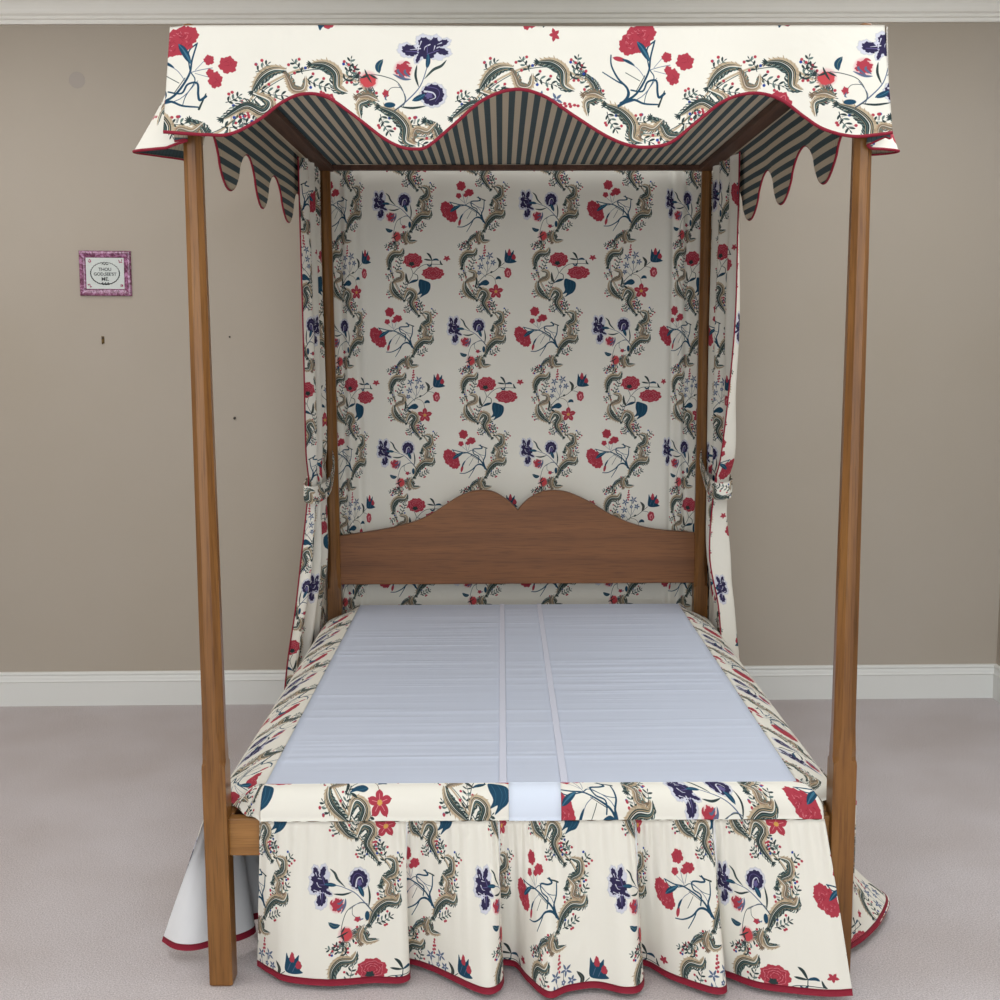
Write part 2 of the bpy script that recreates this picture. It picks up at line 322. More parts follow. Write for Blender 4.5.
def starflower(xc, y0):
    g = Pen(xc - 291 * .0416, y0 - 200 * .0424, .0416, .0424)
    g.line([(235, 410), (255, 350), (300, 300), (345, 270), (400, 250), (450, 210), (495, 175)], .18, GREEN); g.line([(450, 215), (490, 222), (510, 240)], .14, GREEN)
    g.line([(330, 280), (375, 290), (405, 320), (415, 365)], .15, TAN2); g.line([(320, 300), (340, 240), (340, 170), (345, 110)], .14, GREEN)
    g.line([(320, 300), (285, 260), (262, 255)], .1, SLATE); g.line([(335, 260), (300, 200), (285, 140)], .1, SLATE); g.line([(345, 250), (385, 175)], .1, SLATE); g.line([(310, 110), (316, 25)], .07, RED2)
    for (x, y, r, s) in [(285, 132, 34, .2), (360, 112, 38, .5), (275, 205, 32, .8), (392, 172, 28, .1), (262, 262, 24, .4), (340, 175, 16, 0)]:
        for a in range(5):
            an = a * 1.2566 + s; g.leaf([(x, y), (x + r * math.cos(an), y + r * math.sin(an))], .52, SLATE)
        g.blob(x, y, 5, 5, LAV)
    for (x, y) in [(312, 110), (305, 90), (318, 85), (308, 66), (320, 62), (313, 42), (316, 25)]: g.blob(x, y, 7, 8, RED)
    for p in [[(225, 395), (240, 340), (235, 300)], [(255, 385), (290, 405)], [(365, 265), (385, 250)]]: g.leaf(p, .7, GREEN)
    fill(g([(250, 385), (280, 345), (325, 325), (355, 352), (330, 375), (285, 372)]), TEAL); g.line([(255, 382), (345, 350)], .1, TEAL2)
    g.leaf([(412, 320), (440, 305), (462, 318)], 1.1, TEAL); g.leaf([(440, 220), (455, 170), (425, 130)], 1.0, GREEN, TAN2)
    fill(g([(497, 165), (500, 95), (505, 60), (520, 90), (540, 55), (555, 90), (580, 65), (580, 100), (600, 125), (588, 150), (605, 168), (545, 180)]), TEAL)
    g.blob(540, 85, 15, 30, RED, n=3, amp=.1); g.blob(580, 125, 18, 24, RED, n=3, amp=.1); g.line([(515, 160), (530, 120)], .15, SLATE); g.line([(545, 165), (560, 130)], .15, SLATE)
    g.blob(525, 264, 32, 44, RED, n=6, amp=.06); g.blob(528, 268, 15, 24, PINK, n=4, amp=.1); g.blob(530, 272, 7, 14, RED)
    for a in range(5):
        an = a * 1.2566 - 1.57; g.leaf([(415, 430), (415 + 40 * math.cos(an), 430 + 38 * math.sin(an)), (415 + 66 * math.cos(an + .06), 430 + 64 * math.sin(an + .06))], 1.75, RED)
        g.line([(415, 430), (415 + 44 * math.cos(an), 430 + 42 * math.sin(an))], .12, PINK)
    g.blob(415, 430, 14, 13, (.80, .62, .32), n=5, amp=.1)

XA, XB = 14.0, 41.75
for col in (XA, XB):
    for q in (0, 1): vine(col, 35.5 + 47 * q)
iris(XA + 1.5, 19); rose(XA, 35.5); carnation(XA + .8, 66); starflower(XA, 82.5)
carnation(XB + .8, 19); starflower(XB, 35.5); iris(XB + 1.5, 66); rose(XB, 82.5)
img = D.images.new('printed_cotton', NW, NH, alpha=False, float_buffer=False)
buf = np.ones((NH, NW, 4), np.float32); buf[..., :3] = np.clip(canvas[::-1], 0, 1)
img.pixels.foreach_set(buf.ravel()); img.update(); img.pack(); del buf
def weave(nt, b, dens=900):
    uv = node(nt, 'ShaderNodeUVMap'); n = node(nt, 'ShaderNodeTexNoise', i_Scale=float(dens), i_Detail=1.0); nt.links.new(uv.outputs[0], n.inputs[0])
    w = node(nt, 'ShaderNodeTexNoise', i_Scale=7.0, i_Detail=3.0, i_Distortion=.8); nt.links.new(uv.outputs[0], w.inputs[0])
    b1 = node(nt, 'ShaderNodeBump', i_Strength=.35, i_Distance=.012); nt.links.new(w.outputs[0], b1.inputs['Height'])
    b2 = node(nt, 'ShaderNodeBump', i_Strength=.1, i_Distance=.001); nt.links.new(n.outputs[0], b2.inputs['Height']); nt.links.new(b1.outputs[0], b2.inputs['Normal'])
    nt.links.new(b2.outputs[0], b.inputs['Normal'])
def cloth_print():                      # UVs are metres of cloth
    m, nt, b = mat('floral_print_cotton', (.92, .91, .88), .85, .15)
    uv = node(nt, 'ShaderNodeUVMap'); mp = node(nt, 'ShaderNodeMapping'); mp.inputs['Scale'].default_value = (100 / TW, 100 / TH, 1)
    nt.links.new(uv.outputs[0], mp.inputs[0]); t = node(nt, 'ShaderNodeTexImage', image=img, interpolation='Linear', extension='REPEAT')
    nt.links.new(mp.outputs[0], t.inputs[0]); nt.links.new(t.outputs[0], b.inputs['Base Color']); weave(nt, b)
    return m
def ticking():                          # blue-grey stripe: runs along v, period .034 m across u
    m, nt, b = mat('striped_lining_cotton', (.7, .66, .58), .85, .15)
    uv = node(nt, 'ShaderNodeUVMap'); sp = node(nt, 'ShaderNodeSeparateXYZ'); nt.links.new(uv.outputs[0], sp.inputs[0])
    def tri(src, per, off=0):
        a = node(nt, 'ShaderNodeMath', operation='DIVIDE'); a.inputs[1].default_value = per; nt.links.new(src, a.inputs[0])
        f = node(nt, 'ShaderNodeMath', operation='FRACT'); nt.links.new(a.outputs[0], f.inputs[0])
        s = node(nt, 'ShaderNodeMath', operation='SUBTRACT'); s.inputs[1].default_value = .5; nt.links.new(f.outputs[0], s.inputs[0])
        q = node(nt, 'ShaderNodeMath', operation='ABSOLUTE'); nt.links.new(s.outputs[0], q.inputs[0]); return q.outputs[0]
    st = ramp(nt, tri(sp.outputs[0], .034), [(.235, (.30, .36, .38)), (.265, (.81, .76, .67))])
    fine = ramp(nt, tri(sp.outputs[1], .0095), [(.40, (1, 1, 1)), (.46, (.80, .79, .76))])
    mx = node(nt, 'ShaderNodeMix', data_type='RGBA', blend_type='MULTIPLY'); mx.inputs[0].default_value = .8
    nt.links.new(st.outputs[0], mx.inputs[6]); nt.links.new(fine.outputs[0], mx.inputs[7]); nt.links.new(mx.outputs[2], b.inputs['Base Color']); weave(nt, b)
    return m
M['print'] = cloth_print(); M['ticking'] = ticking()
def deck_mat():
    m, nt, b = mat('white_deck_cloth', (.80, .83, .89), .55, .35)
    tc = node(nt, 'ShaderNodeTexCoord'); mp = node(nt, 'ShaderNodeMapping'); mp.inputs['Scale'].default_value = (.9, 13, 1); nt.links.new(tc.outputs['Object'], mp.inputs[0])
    n = node(nt, 'ShaderNodeTexNoise', i_Scale=1.0, i_Detail=4.0, i_Roughness=.6); nt.links.new(mp.outputs[0], n.inputs[0]); bump(nt, b, n.outputs[0], .006, .35)
    return m
M['deck'] = deck_mat()
M['lining'] = mat('white_lining_cotton', (.90, .90, .90), .85, .15)[0]; weave(M['lining'].node_tree, M['lining'].node_tree.nodes['Principled BSDF'])
M['seam'] = mat('white_seam_tape', (.84, .85, .90), .6, .2)[0]
M['patchcloth'] = mat('bright_white_cloth_panel', (.84, .87, .92), .6, .2)[0]

# ---------------------------------------------------------------- helpers
def tag(o, label=None, cat=None, group=None, kind=None):
    if label: o['label'] = label
    if cat: o['category'] = cat
    if group: o['group'] = group
    if kind: o['kind'] = kind
    return o
def thing(name, label, cat, loc=(0, 0, 0), group=None):
    o = D.objects.new(name, None); C.objects.link(o); o.location = loc; return tag(o, label, cat, group)
def link(name, me, mats, parent=None, smooth_=True, loc=None):
    o = D.objects.new(name, me); C.objects.link(o)
    for m in (mats if isinstance(mats, (list, tuple)) else [mats]): me.materials.append(m)
    if smooth_:
        me.polygons.foreach_set('use_smooth', [True] * len(me.polygons)); me.update()
    if loc: o.location = loc
    if parent: o.parent = parent
    if parent and not loc: o.location = -Vector(parent.location)      # part meshes are written in room coordinates
    return o
def bm_obj(name, bm, m, parent=None, smooth_=False, loc=None):
    bmesh.ops.recalc_face_normals(bm, faces=bm.faces)
    me = D.meshes.new(name); bm.to_mesh(me); bm.free(); return link(name, me, m, parent, smooth_, loc)
def box(bm, x0, x1, y0, y1, z0, z1, bev=0.0, seg=2):
    r = bmesh.ops.create_cube(bm, size=1); vs_ = r['verts']
    for v in vs_: v.co = ((x0 + x1) / 2 + v.co.x * (x1 - x0), (y0 + y1) / 2 + v.co.y * (y1 - y0), (z0 + z1) / 2 + v.co.z * (z1 - z0))
    if bev: bmesh.ops.bevel(bm, geom=list({e for v in vs_ for e in v.link_edges}), offset=bev, segments=seg, profile=.5, affect='EDGES')
def loft(bm, rings, cap=True):
    vr = [[bm.verts.new(p) for p in r] for r in rings]
    for a, b in zip(vr, vr[1:]):
        n = len(a)
        for i in range(n): bm.faces.new((a[i], a[(i + 1) % n], b[(i + 1) % n], b[i]))
    if cap: bm.faces.new(vr[0][::-1]); bm.faces.new(vr[-1])
def tube_mesh(P, r, n=8, sq=1.0, up=None):
    """a round cord along a polyline"""
    P = np.array(P); T = np.gradient(P, axis=0); T /= np.linalg.norm(T, axis=1)[:, None] + 1e-12
    bm = bmesh.new(); rings = []
    ref = np.array(up if up is not None else (0, 0, 1.0))
    for p, t in zip(P, T):
        a = np.cross(t, ref); a = a / np.linalg.norm(a) if np.linalg.norm(a) > .05 else np.array([1., 0, 0]); b = np.cross(a, t)
        rings.append([tuple(p + r * (math.cos(q) * a + sq * math.sin(q) * b)) for q in np.linspace(0, 2 * math.pi, n, endpoint=False)])
    loft(bm, rings); return bm
def cr(pts, n=8):
    """Catmull-Rom through points of any dimension"""
    P = [np.array(p, float) for p in pts]; out = []
    for i in range(len(P) - 1):
        a, b, c, d = P[max(i - 1, 0)], P[i], P[i + 1], P[min(i + 2, len(P) - 1)]
        for k in range(n):
            t = k / n; out.append(.5 * (2 * b + (c - a) * t + (2 * a - 5 * b + 4 * c - d) * t * t + (3 * b - a - 3 * c + d) * t ** 3))
    out.append(P[-1]); return np.array(out)
def arclen(P):
    return np.r_[0, np.cumsum(np.linalg.norm(np.diff(P, axis=0), axis=1))]
def resample(P, n):
    s = arclen(P); q = np.linspace(0, s[-1], n); return np.array([np.interp(q, s, P[:, k]) for k in range(P.shape[1])]).T
def shell(name, G, UV, mats, parent, thick=.0025, UVb=None, flip=False):
    """cloth: G[row][col] points -> a closed thin sheet, face side mats[0], reverse side mats[1]"""
    R_, K = G.shape[:2]
    du = np.gradient(G, axis=1); dv = np.gradient(G, axis=0); N = np.cross(du, dv); N /= np.linalg.norm(N, axis=2)[..., None] + 1e-12
    if not flip: N = -N
    B = G - N * thick
    V = np.r_[G.reshape(-1, 3), B.reshape(-1, 3)]; uvb = UV if UVb is None else UVb
    U = np.r_[UV.reshape(-1, 2), uvb.reshape(-1, 2)]; o = R_ * K
    i = np.arange(R_ - 1)[:, None] * K + np.arange(K - 1)[None]; i = i.ravel()
    f0 = np.c_[i, i + 1, i + K + 1, i + K]; f1 = np.c_[i + K, i + K + 1, i + 1, i] + o
    if not flip: f0 = f0[:, ::-1]; f1 = f1[:, ::-1]
    rim = []
    def edge(a): rim.extend([(a[k], a[k] + o, a[k + 1] + o, a[k + 1]) for k in range(len(a) - 1)])
    edge(np.arange(K)[::-1]); edge((R_ - 1) * K + np.arange(K)); edge(np.arange(R_) * K); edge((np.arange(R_) * K + K - 1)[::-1])
    rim = np.array(rim)
    if not flip: rim = rim[:, ::-1]
    Fa = np.r_[f0, f1, rim]
    me = D.meshes.new(name); me.from_pydata(V.tolist(), [], Fa.tolist())
    uvl = me.uv_layers.new(name='UVMap'); idx = np.zeros(len(me.loops), np.int32); me.loops.foreach_get('vertex_index', idx)
    uvl.data.foreach_set('uv', U[idx].astype(np.float32).ravel())
    mi = np.r_[np.zeros(len(f0)), np.ones(len(f1)), np.zeros(len(rim))].astype(np.int32)
    me.polygons.foreach_set('material_index', mi)
    return link(name, me, list(mats), parent)
def uvpat(x_cm, y_cm):
    """cloth position in cm of the print (y counted downwards) -> UV metres"""
    return np.stack([np.asarray(x_cm) / 100, (TH - np.asarray(y_cm)) / 100], -1)
def cord(name, P, r, parent, m=None):
    return bm_obj(name, tube_mesh(P, r), m or M['piping'], parent, True)

# ---------------------------------------------------------------- the room
WY = .013; WD = 2.2188; X0, X1, YB, CZ = -2.95, 1.972, -5.0, 2.79
def room(name, bm, m, lab=None, yaw=True):
    o = bm_obj(name, bm, m); tag(o, kind='structure')
    if yaw: o.rotation_euler = (0, 0, WY); o.location = (0, WD, 0)
    return o
bm = bmesh.new(); box(bm, X0 - .1, X1 + .1, YB - WD, .1, -.1, 0); room('floor', bm, M['carpet'])
bm = bmesh.new(); box(bm, X0 - .1, X1 + .1, 0, .12, 0, CZ); room('wall_back', bm, M['wall'])
bm = bmesh.new(); box(bm, X0 - .12, X0, YB - WD, 0, 0, CZ); room('wall_left', bm, M['wall'])
bm = bmesh.new(); box(bm, X1, X1 + .12, YB - WD, 0, 0, CZ); room('wall_right', bm, M['wall'])
bm = bmesh.new(); box(bm, X0 - .1, X1 + .1, YB - WD, .12, CZ, CZ + .1); room('ceiling', bm, M['ceiling'])
def profile_run(prof, a, b, inward):
    """sweep a moulding profile (out, z) from a to b along the wall; inward = direction into the room"""
    bm = bmesh.new(); rings = []
    for p in (a, b): rings.append([(p[0] + inward[0] * o, p[1] + inward[1] * o, z) for o, z in prof])
    loft(bm, rings); return bm
base = [(0, 0), (.016, 0), (.016, .098), (.0185, .101), (.0185, .104), (.016, .107), (.014, .118), (.010, .126), (.014, .129), (.014, .134), (.009, .139), (0, .14)]
room('baseboard_back', profile_run(base, (X0, 0), (X1, 0), (0, -1)), M['trim'])
room('baseboard_left', profile_run(base, (X0, 0), (X0, YB - WD), (1, 0)), M['trim'])
room('baseboard_right', profile_run(base, (X1, 0), (X1, YB - WD), (-1, 0)), M['trim'])
z0 = 2.672
crown = [(0, z0), (.012, z0), (.012, z0 + .014), (.020, z0 + .018), (.020, z0 + .028), (.030, z0 + .034), (.032, z0 + .042)] + \
        [(.032 + .058 * (1 - math.cos(t)), z0 + .042 + .060 * math.sin(t)) for t in np.linspace(.15, 1.5, 8)] + [(.095, z0 + .104), (.105, z0 + .106), (.105, CZ), (0, CZ)]
room('trim_crown_back', profile_run(crown, (X0, 0), (X1, 0), (0, -1)), M['crown'])
room('trim_crown_right', profile_run(crown, (X1, 0), (X1, YB - WD), (-1, 0)), M['crown'])
room('trim_crown_left', profile_run(crown, (X0, 0), (X0, YB - WD), (1, 0)), M['crown'])

# ---------------------------------------------------------------- the bed frame
HX = .71; L = 1.98
bed = thing('canopy_bed', 'brown wooden four-poster bed with tapered pencil posts and a scrolled headboard', 'bed', (0, L / 2, 0))
PX = {'fl': (-HX, 0), 'fr': (HX, 0), 'bl': (-.705, L), 'br': (.705, L)}
def octa(x, y, w, ch, z):
    h = w / 2; c = h - ch
    return [(x - c, y - h, z), (x + c, y - h, z), (x + h, y - c, z), (x + h, y + c, z), (x + c, y + h, z), (x - c, y + h, z), (x - h, y + c, z), (x - h, y - c, z)]
def post(x, y, s, top, zs, ze):
    bm = bmesh.new(); e = .0012; full = lambda w: w * .293
    zt = 2.0933 - .008 * (x + .74) / 1.48
    R_ = [octa(x, y, s - .006, .003, 0), octa(x, y, s, e, .004), octa(x, y, s, e, .30), octa(x, y, s, e, zs)]
    R_ += [octa(x, y, s - .0004, .003, zs + .006), octa(x, y, s - .0006, .0105, zs + .011), octa(x, y, s - .0006, .0125, zs + .020), octa(x, y, s - .001, .0112, zs + .032), octa(x, y, s - .002, .0120, zs + .048), octa(x, y, s - .003, full(s), zs + .085)]
    for k in range(1, 7):
        t = k / 6; w = (s - .003) * (1 - t) + top * t; R_.append(octa(x, y, w, full(w), zs + .085 + (zt - zs - .085) * t))
    loft(bm, R_); o = bm_obj('post', bm, M['post'], bed)
    b = bmesh.new(); prof = [(.004, 2.1195), (.004, 2.1215), (.010, 2.1228), (.0135, 2.127), (.012, 2.132), (.005, 2.1345)]
    loft(b, [[(x + r * math.cos(a), y + r * math.sin(a), z) for a in np.linspace(0, 6.2832, 16, endpoint=False)] for r, z in [(r_, z_ - (.007 if x > 0 else .0005) + (.003 if y > 1 else 0)) for r_, z_ in prof]])
    f = bm_obj('finial', b, M['post'], None, True); f.parent = o
    return o
for k in ('fl', 'fr'): post(*PX[k], .053, .036, .52, .0)
for k in ('bl', 'br'): post(*PX[k], .053, .036, .52, .0)
# headboard
def hb():
    half = [(342.4, 532.7), (376, 528), (400, 523.5), (419, 518), (434, 511), (448, 502), (460, 495), (472, 490.6), (483, 489.4), (494, 491), (505.6, 497.6), (512, 503)]
    right = [(522, 503), (529.6, 496.7), (540, 491.6), (552, 489.8), (566, 491.5), (580, 497), (592, 503), (604, 510.5), (618, 517.5), (634, 523.5), (654, 528), (693.8, 531.7)]
    sx = lambda u: -.676 + (u - 342.4) * (1.362 / 351.4); sz = lambda v: .730 + (532.7 - v) * .00400
    top = [(sx(u), sz(v)) for u, v in cr(half, 4)] + [(sx(517.5), sz(508.5))] + [(sx(u), sz(v)) for u, v in cr(right, 4)]
    pts = [(-.682, .540)] + [(-.682, top[0][1])] + top + [(.682, top[-1][1]), (.682, .540)]
    bm = bmesh.new(); y0, y1 = L - .013, L + .013
    a = [bm.verts.new((x, y0, z)) for x, z in pts]; b = [bm.verts.new((x, y1, z)) for x, z in pts]; n = len(pts)
    fa = bm.faces.new(a); fb = bm.faces.new(b[::-1])
    for i in range(n): bm.faces.new((a[i], a[(i + 1) % n], b[(i + 1) % n], b[i]))
    bmesh.ops.recalc_face_normals(bm, faces=bm.faces)
    bmesh.ops.bevel(bm, geom=list(fa.edges), offset=.003, segments=2, profile=.5, affect='EDGES')
    bmesh.ops.triangulate(bm, faces=[f for f in bm.faces if len(f.verts) > 4])
    bm_obj('headboard', bm, M['board'], bed)
hb()
def tilted(o):
    for v in o.data.vertices: v.co.z -= .008 * (v.co.x + .74) / 1.48
def bar(name, x0, x1, y0, y1, z0_, z1_, m, bev=.002):
    bm = bmesh.new(); box(bm, x0, x1, y0, y1, z0_, z1_, bev); return bm_obj(name, bm, m, bed)
bar('foot_rail', -.684, .684, -.008, .020, .308, .396, M['rail'])
M['side'] = wood('side_rail_wood', (.44, .28, .14), (.56, .38, .20), (.62, .43, .24), 1)
bar('side_rail', -.703, -.677, .026, L - .026, .308, .396, M['side']); bar('side_rail', .677, .703, .026, L - .026, .308, .396, M['side'])
bar('head_rail', -.68, .68, L - .016, L + .012, .308, .396, M['rail'])
tilted(bar('tester_rail', -.69, .69, -.013, .013, 2.094, 2.1135, M['tester']))
tilted(bar('tester_rail', -.69, .69, L - .012, L + .014, 2.097, 2.116, M['tester']))
for sx in (-1, 1): tilted(bar('tester_rail', min(sx * .726, sx * .676), max(sx * .726, sx * .676), -.02, L + .02, 2.094, 2.1135, M['tester']))
bm = bmesh.new()
for i in range(14): box(bm, -.668, .668, .09 + i * .135, .15 + i * .135, .376, .392, .002)
bm_obj('slats', bm, M['rail'], bed)

# ---------------------------------------------------------------- the cloth canopy: striped roof, printed valances with a scalloped, piped edge
can = thing('bed_canopy', 'white floral cloth canopy with scalloped red-piped valance and blue striped lining', 'bed canopy', (0, L / 2, 2.13))
TILT = lambda x: .008 * (x + .74) / 1.48
nx, ny = 70, 60
X, Y = np.meshgrid(np.linspace(-.725, .725, nx), np.linspace(-.045, L + .01, ny))
Z = 2.1175 + .003 * Y / L - TILT(X) - .0012 * np.sin(X * 9) * np.sin(Y * 3) - .0012 * np.cos(X * 23 + Y * 2)
Z = np.maximum(Z, 2.1158 + .003 * Y / L - TILT(X))
UVr = np.stack([X + .0085, Y], -1)
shell('roof_panel', np.stack([X, Y, Z], -1), UVr, (M['ticking'], M['ticking']), can, .0015, flip=True)
SCAL = [(-.735, 1.9025), (-.70, 1.900), (-.66, 1.8985), (-.618, 1.9015), (-.56, 1.933), (-.515, 1.966), (-.471, 1.9825), (-.42, 1.976), (-.36, 1.937), (-.30, 1.893), (-.262, 1.8745), (-.235, 1.8705), (-.205, 1.8755), (-.15, 1.918), (-.09, 1.966), (-.027, 1.986), (.03, 1.973), (.09, 1.934), (.155, 1.893), (.205, 1.872), (.249, 1.868), (.295, 1.878), (.35, 1.920), (.41, 1.963), (.473, 1.980), (.53, 1.968), (.58, 1.932), (.62, 1.905), (.67, 1.890), (.72, 1.893), (.745, 1.897)]
SC = cr(SCAL, 8)
def val_uv(s, z): return uvpat(14.0 + (1.962 - z) * 100, 12 - (s + .235) * 100 * (47 / 48.4))
def front_valance():
    nc, nr = 360, 40; s = np.linspace(-.738, .742, nc); zb = np.interp(s, SC[:, 0], SC[:, 1])
    zt = 2.1195 - TILT(s) - .0012 * np.sin(s * 5 + 1); zt = zt - .004 * np.clip((-.70 - s) / .04, 0, 1)
    t = np.linspace(0, 1, nr)[:, None]; z = zt[None] * (1 - t) + zb[None] * t
    yb = -.060 - .012 * np.sin(s * 6.5 + .6) - .006 * np.sin(s * 17 + 2) - .005 * np.cos((s + .235) * 2 * math.pi / .484)
    y = -.046 * (1 - t) + yb[None] * t + 0 * z
    x = s[None] - (1 - t) * .006 * np.clip((s[None] - .6) / .14, 0, 1) + t * (.004 * np.sin(s * 9))[None] * 1.0 + t * .012 * np.sign(s)[None] * np.clip((np.abs(s)[None] - .6) / .14, 0, 1)
    G = np.stack([x, y, z], -1)
    sw = s - np.interp(s, [-.74, -.2, .25, .75], [.036, .032, .010, .016])
    o = shell('front_valance', G, val_uv(sw[None] + 0 * z, z), (M['print'], M['ticking']), can, .003, UVb=np.stack([z, s[None] + 0 * z], -1), flip=False)
    p = cord('piping', G[-1] + np.array([0, .0012, -.001]), .0036, None); p.parent = o; p.location = (0, 0, 0)
    return o
front_valance()
def side_valance(sg):
    """runs from the front corner back to the head post; its front end flares out beyond the post"""
    if sg < 0:
        top = cr([(-.738, -.042), (-.741, -.02), (-.743, .05), (-.745, .3), (-.7505, 1.1), (-.7505, 1.99)], 30)
        bot = cr([(-.738, -.046), (-.712, -.036), (-.742, -.030), (-.795, -.008), (-.845, .028), (-.805, .09), (-.762, .16), (-.752, .3), (-.757, .5), (-.752, .8), (-.759, 1.1), (-.756, 1.4), (-.759, 1.7), (-.759, 1.99)], 30)
        ss = -1
    else:
        top = cr([(.744, -.042), (.744, -.02), (.743, .05), (.745, .3), (.7515, 1.1), (.7515, 1.99)], 30)
        bot = cr([(.756, -.046), (.714, -.038), (.722, -.028), (.756, -.016), (.792, .010), (.778, .042), (.735, .075), (.748, .14), (.755, .24), (.750, .38), (.757, .6), (.753, .9), (.760, 1.2), (.758, 1.5), (.760, 1.8), (.759, 1.99)], 30)
    nc, nr = 420, 36; T_ = resample(top, nc); B_ = resample(bot, nc); sl = np.linspace(0, arclen(bot)[-1], nc)
    yy = B_[:, 1]
    cc = np.cos(2 * math.pi * ((yy - .34) / .44 if sg < 0 else (yy - .225) / .478)); cc = np.sign(cc) * np.abs(cc) ** .72
    wave = 1.920 + (.063 if sg > 0 else .060) * cc
    end = np.clip(((.30 if sg < 0 else .2) - yy) / .12, 0, 1)
    zb = wave * (1 - end) + (1.878 if sg < 0 else 1.868) * end
    if sg < 0: zb = zb + .016 * np.clip(1 - np.abs(sl - .02) / .06, 0, 1)
    else: zb = zb + .022 * np.clip(1 - np.abs(sl - .01) / .05, 0, 1)
    t = np.linspace(0, 1, nr)[:, None]; z = (2.1185 - TILT(.742 * sg)) * (1 - t) + zb[None] * t
    e = t ** 1.15
    x = T_[:, 0][None] * (1 - e) + B_[:, 0][None] * e; y = T_[:, 1][None] * (1 - e) + B_[:, 1][None] * e
    G = np.stack([x, y, z], -1)
    sv = (-.738 - sl) if sg < 0 else (.744 + sl)
    UV = val_uv(sv[None] + 0 * z, z); UVb = np.stack([z, sl[None] + 0 * z], -1)
    o = shell('side_valance', G, UV, (M['print'], M['ticking']), can, .003, UVb=UVb, flip=(sg < 0))
    p = cord('piping', G[-1], .0031, None); p.parent = o; p.location = (0, 0, 0)
side_valance(-1); side_valance(1)

# ---------------------------------------------------------------- hangings at the head
def back_curtain():
    t_ = thing('back_curtain', 'flat cream floral cloth panel hanging behind the headboard', 'curtain', (0, 2.07, 1.2))
    plan = [(-.695, 2.035), (-.668, 2.060), (-.640, 2.045), (-.612, 2.072), (-.585, 2.066), (-.55, 2.074), (-.40, 2.070), (-.2, 2.074), (0, 2.070), (.2, 2.074), (.4, 2.070), (.52, 2.073), (.575, 2.062), (.600, 2.073), (.628, 2.050), (.655, 2.066), (.68, 2.040), (.70, 2.035)]
    P = resample(cr(plan, 12), 300); s = arclen(P); mid = np.interp(0, P[:, 0], s)
    nr = 70; z = np.linspace(2.114, .30, nr)[:, None]
    h = (2.122 - z) / 1.8
    x = P[:, 0][None] + 0 * z; y = P[:, 1][None] + .004 * np.sin(P[:, 0][None] * 14 + 1.5 * h) * h + .003 * np.sin(P[:, 0][None] * 31 + 3 * h)
    G = np.stack([x, y, z + 0 * x], -1)
    ss = np.interp(P[:, 0], [-.7, -.56, .56, .7], [-.765, -.56, .56, .765])
    UV = uvpat(14 + (ss[None] + .406) * 100 + 0 * z, 12 + (1.987 - z) * 100 + 0 * x)
    shell('panel', G, UV, (M['print'], M['print']), t_, .002)
back_curtain()
